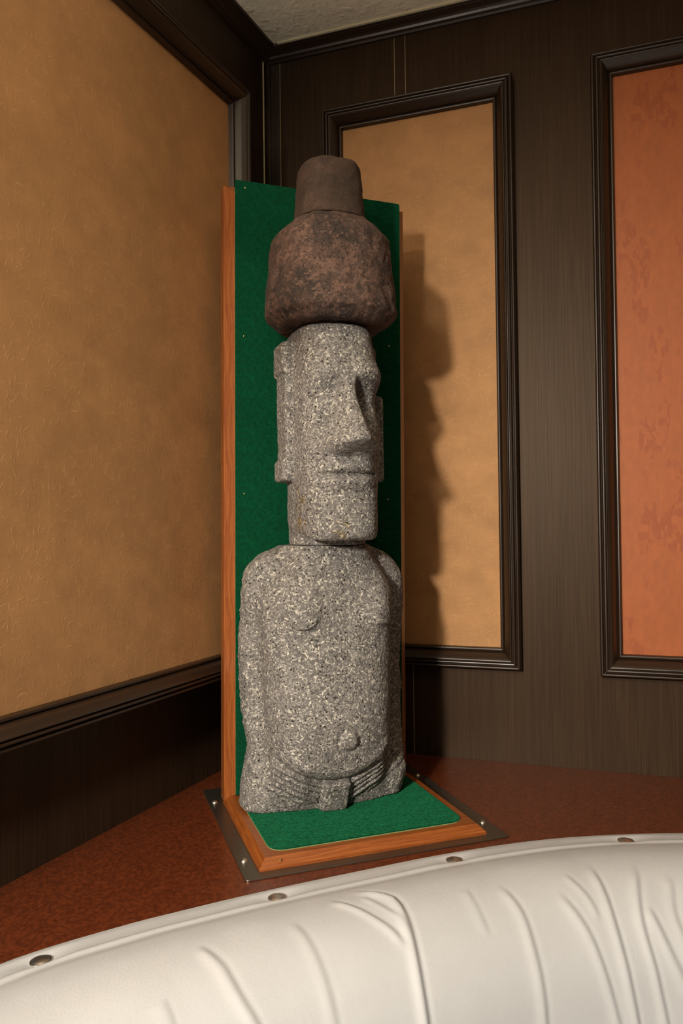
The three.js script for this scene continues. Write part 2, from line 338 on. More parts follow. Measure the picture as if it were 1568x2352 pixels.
function framedPanel(place, x0, x1, y0, y1, mat, label, z = 0) {
  const t = place(group(numbered('wall_panel'))); tag(t, label, 'wall panel');
  mesh('wall_covering', boxUV(box(x0 + 0.02, x1 - 0.02, y0 + 0.02, y1 - 0.02, z, z + 0.0012), 'x', x0), mat, t);
  if (z) mesh('backing', boxUV(box(x0, x1, y0, y1, 0.0002, z)), M.darkWood, t);
  const w = x1 - x0, h = y1 - y0;
  const put = (len, x, y, r) => { const m = mesh('moulding', mouldingPiece(len), M.darkWood, t); m.position.set(x, y, z); m.rotation.z = r; return m; };
  put(w, x0, y0, 0); put(h, x1, y0, Math.PI / 2); put(w, x1, y1, Math.PI); put(h, x0, y1, -Math.PI / 2);
  return t;
}
framedPanel(placeRight, 0.0857, 0.3368, 0.1178, 0.8575, M.paper, 'narrow tan fibre-textured panel in a dark moulded frame, behind the stone figure');
framedPanel(placeRight, 0.4288, 0.6800, 0.1158, 0.8608, M.mottled, 'mottled orange-red panel in a dark moulded frame at the right edge');
framedPanel(placeLeft, -1.60, -0.1221, 0.1260, 0.8328, M.paper, 'wide tan fibre-textured panel with dark moulding on the left wall', 0.030);

// ------------------------------------------------------------------ sofa back and ledge
const EDGE = [[-1.20, 1.45], [-0.95, 0.915], [-0.65, 0.27], [-0.527, 0], [-0.44, -0.18], [-0.40, -0.27], [-0.355, -0.36], [-0.30, -0.445], [-0.2377, -0.5205], [-0.168, -0.568], [-0.1238, -0.5914], [-0.0807, -0.6126], [-0.0342, -0.6333], [0.0212, -0.6565], [0.0809, -0.6808], [0.1655, -0.7073], [0.2304, -0.7190], [0.3221, -0.7227], [0.42, -0.712], [0.55, -0.68], [0.80, -0.597], [1.2, -0.462], [1.8, -0.26]];
const edgeCurve = new THREE.CatmullRomCurve3(EDGE.map(p => V(p[0], 0, p[1])), false, 'centripetal');
const EDGE_LEN = edgeCurve.getLength(); edgeCurve.arcLengthDivisions = 2000; edgeCurve.updateArcLengths();
const SPROF = [[0, 0.0012], [0.008, 0.0026], [0.016, 0.0032], [0.022, 0.0042], [0.0265, 0.0062], [0.031, 0.0054], [0.045, 0.0095], [0.068, 0.0120], [0.092, 0.008], [0.113, -0.003], [0.129, -0.018], [0.141, -0.04], [0.148, -0.08], [0.152, -0.16], [0.152, -0.30], [0.150, -0.60], [0.150, -0.875]];
const profCurve = new THREE.CatmullRomCurve3(SPROF.map(p => V(p[0], p[1], 0)), false, 'centripetal');
profCurve.arcLengthDivisions = 1200; profCurve.updateArcLengths(); const PROF_LEN = profCurve.getLength();
const EN = 1400, edgePts = edgeCurve.getSpacedPoints(EN), edgeTan = edgePts.map((p, i) => edgePts[Math.min(EN, i + 1)].clone().sub(edgePts[Math.max(0, i - 1)]).normalize());
function edgeAt(u) { const f = clamp(u / EDGE_LEN) * EN, i = Math.min(EN - 1, Math.floor(f)), t = f - i; return [edgePts[i].clone().lerp(edgePts[i + 1], t), edgeTan[i].clone().lerp(edgeTan[i + 1], t).normalize()]; }
const PN = 900, profPts = profCurve.getSpacedPoints(PN);
function profAt(v) { const f = clamp(v / PROF_LEN) * PN, i = Math.min(PN - 1, Math.floor(f)); return profPts[i].clone().lerp(profPts[i + 1], f - i); }
function sofaPoint(u, v) { const [e, t] = edgeAt(u), p = profAt(v); return V(e.x - t.z * p.x, p.y, e.z + t.x * p.x); }   // room side is to the right of travel
const FOLDS = [
  { p: [[2.3178,0.0733],[2.3269,0.0952],[2.3329,0.1191],[2.3409,0.1398]], a: 0.0022, w: 0.005, dir: 1, open: 1 },
  { p: [[2.3894,0.0728],[2.3942,0.0945],[2.3969,0.1191],[2.3976,0.1527]], a: 0.0012, w: 0.006, dir: 1, open: 1 },
  { p: [[2.45,0.0483],[2.4661,0.063],[2.4754,0.075],[2.4751,0.0985],[2.4719,0.1161],[2.469,0.1329],[2.4672,0.1472],[2.4662,0.168]], a: 0.0036, w: 0.0048, dir: 1, open: 1 },
  { p: [[2.428,0.0576],[2.4419,0.0741],[2.4522,0.0908],[2.4619,0.1066],[2.4667,0.1224]], a: 0.0024, w: 0.004, dir: 1, open: 0 },
  { p: [[2.4538,0.061],[2.4642,0.0825],[2.4711,0.0971],[2.4711,0.114]], a: 0.0016, w: 0.0035, dir: 1, open: 0 },
  { p: [[2.5665,0.0838],[2.5733,0.1104],[2.5713,0.1365],[2.5701,0.1602],[2.5692,0.1903]], a: 0.0018, w: 0.0055, dir: 1, open: 1 },
  { p: [[2.6652,0.0777],[2.6622,0.1087],[2.6577,0.1384],[2.6583,0.1704],[2.6636,0.2043]], a: 0.0022, w: 0.006, dir: 1, open: 1 },
  { p: [[2.6143,0.1006],[2.6263,0.1322],[2.6332,0.1635],[2.6436,0.202]], a: 0.0018, w: 0.006, dir: 1, open: 1 },
  { p: [[2.7134,0.0832],[2.6896,0.1346],[2.6922,0.1714],[2.6993,0.2071]], a: 0.002, w: 0.006, dir: 1, open: 1 },
  { p: [[2.7017,0.1224],[2.7117,0.1551],[2.7234,0.1805]], a: 0.002, w: 0.006, dir: 1, open: 1 },
  { p: [[2.5353,0.0814],[2.5338,0.1077],[2.5323,0.1274]], a: 0.0008, w: 0.006, dir: 1, open: 0 },
  { p: [[2.6328,0.0872],[2.6432,0.1104],[2.6458,0.1311]], a: 0.0012, w: 0.005, dir: 1, open: 0 },
  { p: [[2.2772,0.1077],[2.2796,0.1193],[2.28,0.125]], a: 0.001, w: 0.006, dir: 1, open: 1 },
  { p: [[2.7399,0.0976],[2.7267,0.1302],[2.7321,0.1603]], a: 0.0014, w: 0.006, dir: 1, open: 1 },
];
for (const f of FOLDS) {                           // smooth each crest line and note its span
  const c = new THREE.CatmullRomCurve3(f.p.map(p => V(p[0], p[1], 0)), false, 'centripetal'); f.p = c.getSpacedPoints(14).map(p => [p.x, p.y]);
  f.lo = Math.min(...f.p.map(p => p[0])) - 0.03; f.hi = Math.max(...f.p.map(p => p[0])) + 0.03;
}
function segDist(px, py, ax, ay, bx, by) { const dx = bx - ax, dy = by - ay, t = clamp(((px - ax) * dx + (py - ay) * dy) / (dx * dx + dy * dy)), cx = ax + dx * t, cy = ay + dy * t; return [Math.hypot(px - cx, py - cy), t, (px - ax) * dy - (py - ay) * dx]; }
function foldHeight(u, v) {
  let h = 0;
  for (const f of FOLDS) {
    let best = 1e9, side = 0, tt = 0; const P = f.p, n = P.length;
    if (u < f.lo || u > f.hi) continue;
    for (let i = 0; i + 1 < n; i++) { const [d, t, s] = segDist(u, v, P[i][0], P[i][1], P[i + 1][0], P[i + 1][1]); if (d < best) { best = d; side = s; tt = (i + t) / (n - 1); } }
    if (best > 0.03) continue;
    const sd = side > 0 ? best : -best;            // asymmetric crest: gentle on one side, a crease on the other
    const k = f.a * 0.66 * sst(0, 0.18, tt) * (f.open ? 1 : 1 - sst(0.8, 1, tt));
    const s = sd * f.dir; const w = f.w * (s < 0 ? 0.95 : 0.55); h += k * (Math.exp(-Math.pow(s / w, 2)) - 0.32 * Math.exp(-Math.pow((s - 0.95 * f.w) / (0.42 * f.w), 2)));
  }
  return h;
}
const SNAP_U = [];
{ // arc positions of the snaps
  for (const [x, z] of [[-0.2064, -0.5154], [-0.0564, -0.6051], [0.0969, -0.6652], [0.2598, -0.7017]]) {
    let b = 1e9, bu = 0; for (let i = 0; i <= EN; i++) { const d = Math.hypot(edgePts[i].x - x, edgePts[i].z - z); if (d < b) { b = d; bu = i / EN * EDGE_LEN; } }
    SNAP_U.push(bu);
  }
}
const U0 = SNAP_U[0] - 0.12, U1 = SNAP_U[3] + 0.16;
function clothHeight(u, v) {
  let h = foldHeight(u, v);
  for (const s of SNAP_U) { const d = Math.hypot((u - s) / 1.4, v - 0.0165); h -= 0.0022 * Math.exp(-d * d / 0.00012); h += 0.0010 * Math.exp(-Math.pow((u - s) / 0.03, 2)) * Math.exp(-Math.pow((v - 0.006) / 0.004, 2)); }
  const w = sst(0.03, 0.08, v);
  h += 0.0022 * w * n3(u * 9, v * 9, 1.3) + 0.0010 * w * n3(u * 30, v * 16, 4.1) + 0.0006 * n3(u * 26, v * 110, 7.7) * sst(0.005, 0.012, v) * (1 - sst(0.03, 0.06, v));
  return h;
}
function sofaGeometry() {
  const us = [], vs = [];
  for (let u = 0; u < U0; u += 0.02) us.push(u); for (let u = U0; u < U1; u += 0.0018) us.push(u); for (let u = U1; u < EDGE_LEN; u += 0.02) us.push(u); us.push(EDGE_LEN);
  for (let v = 0; v < 0.24; v += 0.0018) vs.push(v); for (let v = 0.24; v < 0.36; v += 0.01) vs.push(v); for (let v = 0.36; v < PROF_LEN; v += 0.05) vs.push(v); vs.push(PROF_LEN);
  const pos = [], uv = [], idx = [], nv = vs.length + 3;
  for (const u of us) {
    const [e, t] = edgeAt(u);
    for (const v of vs) {
      const p = profAt(v), a = profAt(Math.max(0, v - 0.002)), b = profAt(Math.min(PROF_LEN, v + 0.002)), tx = b.x - a.x, ty = b.y - a.y, l = Math.hypot(tx, ty);
      const h = (v < 0.001 ? 0 : u > U0 && u < U1 && v < 0.3 ? clothHeight(u, v) * sst(0, 0.006, v) : 0), n = p.x - ty / l * h, y = Math.max(0.0008, p.x < 0.035 ? p.y + tx / l * h : 1) === 1 ? p.y + tx / l * h : Math.max(0.0012, p.y + tx / l * h);
      pos.push(e.x - t.z * n, L + y, e.z + t.x * n); uv.push(u, v);
    }
    for (const [n, y] of [[0.034, -0.875], [0.034, 0.0004], [0, 0.0004]]) { pos.push(e.x - t.z * n, L + y, e.z + t.x * n); uv.push(u, y); }
  }
  for (let i = 0; i + 1 < us.length; i++) for (let j = 0; j < nv; j++) { const k = (j + 1) % nv, a = i * nv + j, b = i * nv + k, c = a + nv, d = b + nv; idx.push(a, b, c, b, d, c); }
  const g = new THREE.BufferGeometry(); g.setAttribute('position', new THREE.Float32BufferAttribute(pos, 3)); g.setAttribute('uv', new THREE.Float32BufferAttribute(uv, 2)); g.setIndex(idx);
  // outward faces: test one triangle on top of the cushion
  g.computeVertexNormals(); const mid = Math.floor(us.length / 2) * nv + 40; if (g.attributes.normal.getY(mid) < 0) { for (let i = 0; i < idx.length; i += 3) { const q = idx[i]; idx[i] = idx[i + 1]; idx[i + 1] = q; } g.setIndex(idx); g.computeVertexNormals(); }
  return g;
}
const sofa = group('sofa'); tag(sofa, 'curved sofa back under a white stretch cover, fastened along the ledge with steel snaps', 'sofa');
mesh('cover', sofaGeometry(), M.cloth, sofa);
{ // seat below, along the same curve
  const prof = [[0.156, -0.87], [0.60, -0.87], [0.615, -0.86], [0.62, -0.50], [0.61, -0.475], [0.58, -0.462], [0.40, -0.455], [0.20, -0.458], [0.165, -0.464], [0.156, -0.475]], pos = [], uv = [], idx = [], n = prof.length, us = 160;
  for (let i = 0; i <= us; i++) { const u = lerp(0.75, EDGE_LEN - 0.3, i / us), [e, t] = edgeAt(u); for (const [a, y] of prof) { pos.push(e.x - t.z * a, L + y, e.z + t.x * a); uv.push(u, a + y); } }
  for (let i = 0; i < us; i++) for (let j = 0; j < n; j++) { const k = (j + 1) % n, a = i * n + j, b = i * n + k; idx.push(a, a + n, b, b, a + n, b + n); }
  const g = new THREE.BufferGeometry(); g.setAttribute('position', new THREE.Float32BufferAttribute(pos, 3)); g.setAttribute('uv', new THREE.Float32BufferAttribute(uv, 2)); g.setIndex(idx); g.computeVertexNormals();
  mesh('seat', g, M.cloth, sofa);
}
{
  const pts = [[0, 0.0030], [0.002, 0.0029], [0.0045, 0.0023], [0.0058, 0.0016], [0.0061, 0.0012], [0.0064, 0.0013], [0.0070, 0.0015], [0.0074, 0.0011], [0.0075, 0.0002], [0.0072, -0.0006]];
  const g = new THREE.LatheGeometry(pts.map(p => new THREE.Vector2(Math.max(p[0], 1e-5), p[1])), 40);
  for (const u of [SNAP_U[0] - 0.17, ...SNAP_U, SNAP_U[3] + 0.165]) {
    const p = sofaPoint(u, 0.0165), [e, t] = edgeAt(u), m = mesh('snap', g, M.steel, sofa), vis = u >= SNAP_U[0] && u <= SNAP_U[3];
    m.position.set(p.x, L + p.y + (vis ? clothHeight(u, 0.0165) : 0) + 0.0004, p.z);
    m.quaternion.setFromUnitVectors(V(0, 1, 0), V(-t.z * -0.06, 1, t.x * -0.06).normalize());
  }
}
{ // ledge: fills the plan between the two walls and the sofa edge
  const pts = []; for (let i = 0; i <= 240; i++) { const p = edgePts[Math.round(i / 240 * EN)], t = edgeTan[Math.round(i / 240 * EN)]; pts.push([p.x - t.z * 0.03, p.z + t.x * 0.03]); }
  const inside = pts.filter(p => (p[0] - pc[0]) * 0.9067 + (p[1] - pc[1]) * 0.4218 > 0.012 && (p[0] - pc[0]) * -0.3203 + (p[1] - pc[1]) * 0.9473 > 0.012);
  const q = (s, o) => [pc[0] + dLw[0] * s + 0.9067 * o, pc[1] + dLw[1] * s + 0.4218 * o], r = (s) => [pc[0] + dR[0] * s, pc[1] + dR[1] * s];
  const sOf = p => (p[0] - pc[0]) * dLw[0] + (p[1] - pc[1]) * dLw[1], rOf = p => (p[0] - pc[0]) * dR[0] + (p[1] - pc[1]) * dR[1];
  const lift = 0.0006, m0 = p => [p[0] + (0.9067 - 0.3203) * lift, p[1] + (0.4218 + 0.9473) * lift];
  const poly = [...inside, m0(r(rOf(inside[inside.length - 1]))), m0(r(0)), m0(q(sOf(inside[0]), 0))];
  const sh = new THREE.Shape(poly.map(p => new THREE.Vector2(p[0], -p[1]))), g = new THREE.ExtrudeGeometry(sh, { depth: 0.03, bevelEnabled: false });
  g.rotateX(-Math.PI / 2); g.translate(0, L - 0.03, 0);
  tag(mesh('ledge', boxUV(g), M.laminate), 'glossy reddish brown speckled ledge filling the corner behind the sofa', 'ledge');
}

// ------------------------------------------------------------------ display stand
const SO = standPoint(0.2575, 0.744);              // stand origin: middle of the steel plate; local x = w - .2575, z = .744 - d
const stand = group('display_stand'); stand.position.set(SO[0], L, SO[1]); stand.rotation.y = STAND_TURN;
tag(stand, 'upright wooden stand with green felt on base and back, screwed down through a steel plate', 'display stand');
const sx = w => w - 0.2575, sz = d => 0.744 - d;
{
  const sh = (x0, x1, z0, z1, r) => { const s = new THREE.Shape(); s.moveTo(x0 + r, z0); s.lineTo(x1 - r, z0); s.quadraticCurveTo(x1, z0, x1, z0 + r); s.lineTo(x1, z1 - r); s.quadraticCurveTo(x1, z1, x1 - r, z1); s.lineTo(x0 + r, z1); s.quadraticCurveTo(x0, z1, x0, z1 - r); s.lineTo(x0, z0 + r); s.quadraticCurveTo(x0, z0, x0 + r, z0); return s; };
  const flat = (shape, y0, y1, bev = 0) => { const g = new THREE.ExtrudeGeometry(shape, { depth: y1 - y0 - 2 * bev, bevelEnabled: bev > 0, bevelSize: bev, bevelThickness: bev, bevelOffset: -bev, bevelSegments: 2, curveSegments: 10 }); g.rotateX(-Math.PI / 2); g.translate(0, y0 + bev, 0); return g; };
  // plan shapes use (x, -z)
  mesh('steel_plate', boxUV(flat(sh(sx(0.1305), sx(0.3850), -sz(0.6284), -sz(0.8602), 0.004), 0.0002, 0.0014, 0.0002)), M.plate, stand);
  // chamfered board: outline box in x,y with a chamfer towards +z, thickness th
  const chamfer = (x0, x1, y0, y1, th, c, along) => {
    const P = [[x0, y0, 0], [x1, y0, 0], [x1, y1, 0], [x0, y1, 0], [x0, y0, th - c], [x1, y0, th - c], [x1, y1, th - c], [x0, y1, th - c], [x0 + c, y0 + c, th], [x1 - c, y0 + c, th], [x1 - c, y1 - c, th], [x0 + c, y1 - c, th]];
    const quads = [[3, 2, 1, 0], [0, 1, 5, 4], [1, 2, 6, 5], [2, 3, 7, 6], [3, 0, 4, 7], [4, 5, 9, 8], [5, 6, 10, 9], [6, 7, 11, 10], [7, 4, 8, 11], [8, 9, 10, 11]], pos = [];
    for (const q of quads) for (const k of [0, 1, 2, 0, 2, 3]) pos.push(...P[q[k]]);
    const g = new THREE.BufferGeometry(); g.setAttribute('position', new THREE.Float32BufferAttribute(pos, 3)); g.computeVertexNormals(); return g;
  };
  // base board built upright then laid down (local y of the board runs to the back)
  const bg = chamfer(sx(0.1452), sx(0.3670), 0, 0.172, 0.0088, 0.0066); bg.rotateX(-Math.PI / 2); bg.translate(0, 0.0014, sz(0.6398));
  mesh('base_board', boxUV(bg), M.wood, stand);
  const fg = flat(sh(sx(0.1590), sx(0.3520), -sz(0.6545), -sz(0.7990), 0.016), 0.0102, 0.0120, 0.0004);
  mesh('base_felt', boxUV(fg), M.felt, stand);
  mesh('felt_backing', flat(sh(sx(0.15870), sx(0.35230), -sz(0.65415), -sz(0.7990), 0.0164), 0.0102, 0.0109, 0.0001), M.felEdge, stand);
  const BW0 = sx(0.1462), BW1 = sx(0.3600), BH = 0.671;
  const bb = chamfer(BW0, BW1, 0.0014, BH, 0.0275, 0.0105);
  const bm = mesh('back_board', boxUV(bb, 'y'), M.wood, stand); bm.position.z = sz(0.8295); bm.rotation.z = -0.0085;
  const fs = new THREE.Shape(); { const x0 = BW0 + 0.0105, x1 = BW1 - 0.0095, y1 = BH + 0.003; fs.moveTo(x0, 0.011); fs.lineTo(x1, 0.011); fs.lineTo(x1, y1 - 0.003); fs.quadraticCurveTo(x1, y1, x1 - 0.003, y1); fs.lineTo(x0, y1); }
  const bf = new THREE.ExtrudeGeometry(fs, { depth: 0.0012, bevelEnabled: true, bevelSize: 0.0003, bevelThickness: 0.0003, bevelOffset: -0.0003, bevelSegments: 1 });
  const fm = mesh('back_felt', boxUV(bf), M.felt, stand); fm.position.z = sz(0.8017); fm.rotation.z = -0.0085;
  const dome = (r, h) => { const p = []; for (let i = 0; i <= 8; i++) { const a = i / 8 * Math.PI / 2; p.push(new THREE.Vector2(Math.max(1e-5, r * Math.sin(a)), h * Math.cos(a))); } p.push(new THREE.Vector2(r, -0.0004)); return new THREE.LatheGeometry(p, 24); };
  const sg = dome(0.0034, 0.0024), ng = dome(0.0011, 0.0008);
  for (const [w, d] of [[0.1370, 0.8165], [0.1372, 0.6655], [0.3775, 0.6655], [0.3770, 0.8160]]) mesh('screw', sg, M.steel, stand).position.set(sx(w), 0.0015, sz(d));
  for (const [w, y] of [[0.1734, 0.6667], [0.1704, 0.5048], [0.1692, 0.3340], [0.3405, 0.5054], [0.3364, 0.3279]]) { const m = mesh('nail', ng, M.brass, stand); m.position.set(sx(w), y, sz(0.7998)); m.rotation.x = Math.PI / 2; }
  for (const [w, d] of [[0.1640, 0.6410], [0.3403, 0.6475]]) mesh('nail', ng, M.brass, stand).position.set(sx(w), 0.0085, sz(d));
}

// ------------------------------------------------------------------ stone figure
// surface nets over a field (negative inside)
function meshField(f, lo, hi, cell) {
  const nx = Math.ceil((hi[0] - lo[0]) / cell) + 1, ny = Math.ceil((hi[1] - lo[1]) / cell) + 1, nz = Math.ceil((hi[2] - lo[2]) / cell) + 1;
  const F = new Float32Array(nx * ny * nz);
  for (let k = 0, q = 0; k < nz; k++) for (let j = 0; j < ny; j++) for (let i = 0; i < nx; i++, q++) F[q] = f(lo[0] + i * cell, lo[1] + j * cell, lo[2] + k * cell);
  const id = new Int32Array(nx * ny * nz).fill(-1), pos = [], idx = [], sX = 1, sY = nx, sZ = nx * ny, E = [[0, 1], [0, 2], [0, 4], [1, 3], [1, 5], [2, 3], [2, 6], [3, 7], [4, 5], [4, 6], [5, 7], [6, 7]];
  for (let k = 0; k < nz - 1; k++) for (let j = 0; j < ny - 1; j++) for (let i = 0; i < nx - 1; i++) {
    const q = i + j * sY + k * sZ, c = [F[q], F[q + 1], F[q + sY], F[q + sY + 1], F[q + sZ], F[q + sZ + 1], F[q + sZ + sY], F[q + sZ + sY + 1]];
    let m = 0; for (let t = 0; t < 8; t++) if (c[t] < 0) m |= 1 << t; if (m === 0 || m === 255) continue;
    let x = 0, y = 0, z = 0, n = 0;
    for (const [a, b] of E) if ((c[a] < 0) !== (c[b] < 0)) { const t = c[a] / (c[a] - c[b]); x += (a & 1) + t * ((b & 1) - (a & 1)); y += (a >> 1 & 1) + t * ((b >> 1 & 1) - (a >> 1 & 1)); z += (a >> 2) + t * ((b >> 2) - (a >> 2)); n++; }
    id[q] = pos.length / 3; pos.push(lo[0] + (i + x / n) * cell, lo[1] + (j + y / n) * cell, lo[2] + (k + z / n) * cell);
  }
  const quad = (a, b, c, d, flip) => { if (a < 0 || b < 0 || c < 0 || d < 0) return; flip ? idx.push(a, c, b, b, c, d) : idx.push(a, b, c, b, d, c); };
  for (let k = 1; k < nz - 1; k++) for (let j = 1; j < ny - 1; j++) for (let i = 1; i < nx - 1; i++) {
    const q = i + j * sY + k * sZ, s = F[q] < 0;
    if (s !== (F[q + sX] < 0)) quad(id[q - sY - sZ], id[q - sZ], id[q - sY], id[q], !s);
    if (s !== (F[q + sY] < 0)) quad(id[q - sX - sZ], id[q - sX], id[q - sZ], id[q], !s);
    if (s !== (F[q + sZ] < 0)) quad(id[q - sX - sY], id[q - sY], id[q - sX], id[q], !s);
  }
  const g = new THREE.BufferGeometry(); g.setAttribute('position', new THREE.Float32BufferAttribute(pos, 3)); g.setIndex(idx); g.computeVertexNormals();
  const nrm = g.attributes.normal, p = g.attributes.position; let s = 0; // outward check against the centre
  const c = V(); g.computeBoundingBox(); g.boundingBox.getCenter(c);
  for (let i = 0; i < p.count; i += 7) s += (p.getX(i) - c.x) * nrm.getX(i) + (p.getZ(i) - c.z) * nrm.getZ(i);
  if (s < 0) { for (let i = 0; i < idx.length; i += 3) { const t = idx[i]; idx[i] = idx[i + 1]; idx[i + 1] = t; } g.setIndex(idx); g.computeVertexNormals(); }
  return boxUV(g);
}
const superE = (x, z, a, b, p) => Math.pow(Math.pow(Math.abs(x) / a, p) + Math.pow(Math.abs(z) / b, p), 1 / p) - 1;
const rough = (x, y, z) => 0.0008 * n3(x * 45, y * 45, z * 45) + 0.0004 * n3(x * 160, y * 160, z * 160) + 0.0007 * n3(x * 330 + 9, y * 330, z * 330);
const ridge = (x, y, ax, ay, bx, by, w) => { const d = segDist(x, y, ax, ay, bx, by)[0]; return 1 - sst(w * 0.35, w, d); };

// torso: local x across, y up from the felt, z towards the front
const T_A = [[0, 0.0915], [0.024, 0.0905], [0.041, 0.0870], [0.06, 0.0835], [0.095, 0.0878], [0.13, 0.0902], [0.18, 0.0902], [0.215, 0.0885], [0.238, 0.0850], [0.248, 0.0790], [0.2575, 0.0660], [0.266, 0.0475], [0.28, 0.0440]];
const T_CORE = [[0, 0.040], [0.03, 0.054], [0.06, 0.071], [0.09, 0.0775], [0.13, 0.0755], [0.17, 0.0715], [0.205, 0.0660], [0.235, 0.0590], [0.255, 0.0520], [0.266, 0.0490], [0.28, 0.048]];
const T_ARM = [[0, 0.033], [0.03, 0.037], [0.06, 0.028], [0.1, 0.018], [0.16, 0.020], [0.21, 0.028], [0.24, 0.026], [0.26, 0.020], [0.28, 0.018]];
const T_AR = [[0, 0.0810], [0.015, 0.0845], [0.06, 0.0880], [0.1, 0.0895], [0.17, 0.0905], [0.222, 0.0895], [0.240, 0.0838], [0.2565, 0.0697], [0.266, 0.0500], [0.28, 0.044]];
const T_BELLY = [[0, 0.066], [0.03, 0.066], [0.06, 0.0635], [0.1, 0.0645], [0.15, 0.067], [0.2, 0.070]];
function torsoRelief(x, y) {
  let F = 0; const ax = Math.abs(x);
  for (const s of [-1, 1]) {                        // breasts: a swell that ends in a small overhang below
    const cx = s * 0.044, d = Math.hypot((x - cx) / 1.15, (y - 0.205) * 0.62), e = Math.hypot((x - cx) / 1.1, y - 0.200);
    F += 0.0052 * (1 - sst(0.0, 0.026, d)) * sst(-0.0155, -0.0118, y - 0.200 - 0.3 * 0) ;
    F += 0.0030 * (1 - sst(0.0125 - 0.010 * sst(-0.008, 0.004, y - 0.200), 0.0160 + 0.012 * sst(-0.008, 0.004, y - 0.200), e));
  }
  const crease = 0.0355 + 7.5 * Math.pow(x + 0.008, 2);
  F -= 0.0062 * (1 - sst(-0.0012, 0.0016, y - crease)) * (1 - sst(0.055, 0.075, ax));          // below the belly
  F += 0.0030 * Math.exp(-Math.pow((y - crease - 0.009) / 0.008, 2)) * (1 - sst(0.045, 0.07, ax));
  const nd = Math.hypot(x, y - 0.0775); F += 0.0042 * (1 - sst(0.006, 0.0105, nd)) - 0.0016 * Math.exp(-Math.pow((nd - 0.0115) / 0.0018, 2));   // navel
  for (const s of [-1, 1]) {                        // hands: four fingers each side sloping to the middle
    for (let k = 0; k < 4; k++) {
      const o = -0.0058 * k; F += 0.0042 * ridge(x + 0.006, y, s * 0.0610, 0.0505 + o, s * (0.0150 + 0.0012 * k), 0.0275 + o, 0.0030);
    }
    F += 0.0030 * (1 - sst(-0.001, 0.001, (x + 0.006) * s < 0 ? 1 : (0.0100 + (Math.abs(x + 0.006) - 0.036) * 0.55) - y)) * sst(0.03, 0.04, Math.abs(x)) * (1 - sst(0.05, 0.06, y));
  }
  F += 0.0105 * (1 - sst(0.0128, 0.0142, Math.abs(x + 0.0055))) * (1 - sst(0.030, 0.034, y));      // block between the hands
  return F;
}
function torsoField(x, y, z) {
  const yy = clamp(y, 0, 0.28), a = lerp(interp(T_A, yy), interp(T_AR, yy), sst(-0.02, 0.02, x)), zc0 = -0.033;
  const relief = z > -0.01 ? torsoRelief(x, y) * sst(-0.01, 0.02, z) : 0;
  const zf = interp(T_CORE, yy), core = Math.min(a, lerp(interp(T_BELLY, yy), 0.0445, sst(0.215, 0.262, yy)));
  const hc = (zf - zc0) / 2, cc = (zf + zc0) / 2, dC = superE(x + 0.007 * (1 - sst(0.2, 0.25, yy)), z - relief - cc, core, hc, 2.6) * Math.min(core, hc);
  const za = interp(T_ARM, yy) - 0.008 * sst(0, 0.04, x) * sst(0.02, 0.06, yy) * (1 - sst(0.2, 0.24, yy)), ha = (za - zc0) / 2, ca = (za + zc0) / 2, dA = superE(x, z - relief * 0.6 - ca, a, ha, 3.2) * Math.min(a, ha);
  let d = smin(dC, dA, 0.006);
  d = smax(d, y - 0.2665, 0.002); d = smax(d, -y, 0.002);
  return Math.max(d + rough(x, y, z), -0.0335 - z, -y);
}
const H_A = [[0.25, 0.0385], [0.29, 0.0400], [0.32, 0.0412], [0.36, 0.0425], [0.43, 0.0425], [0.455, 0.0410], [0.48, 0.0400], [0.5, 0.0390]];
const H_F = [[0.25, 0.0830], [0.28, 0.0880], [0.31, 0.0875], [0.34, 0.0870], [0.37, 0.0850], [0.41, 0.0800], [0.435, 0.0850], [0.46, 0.0800], [0.49, 0.0720]];
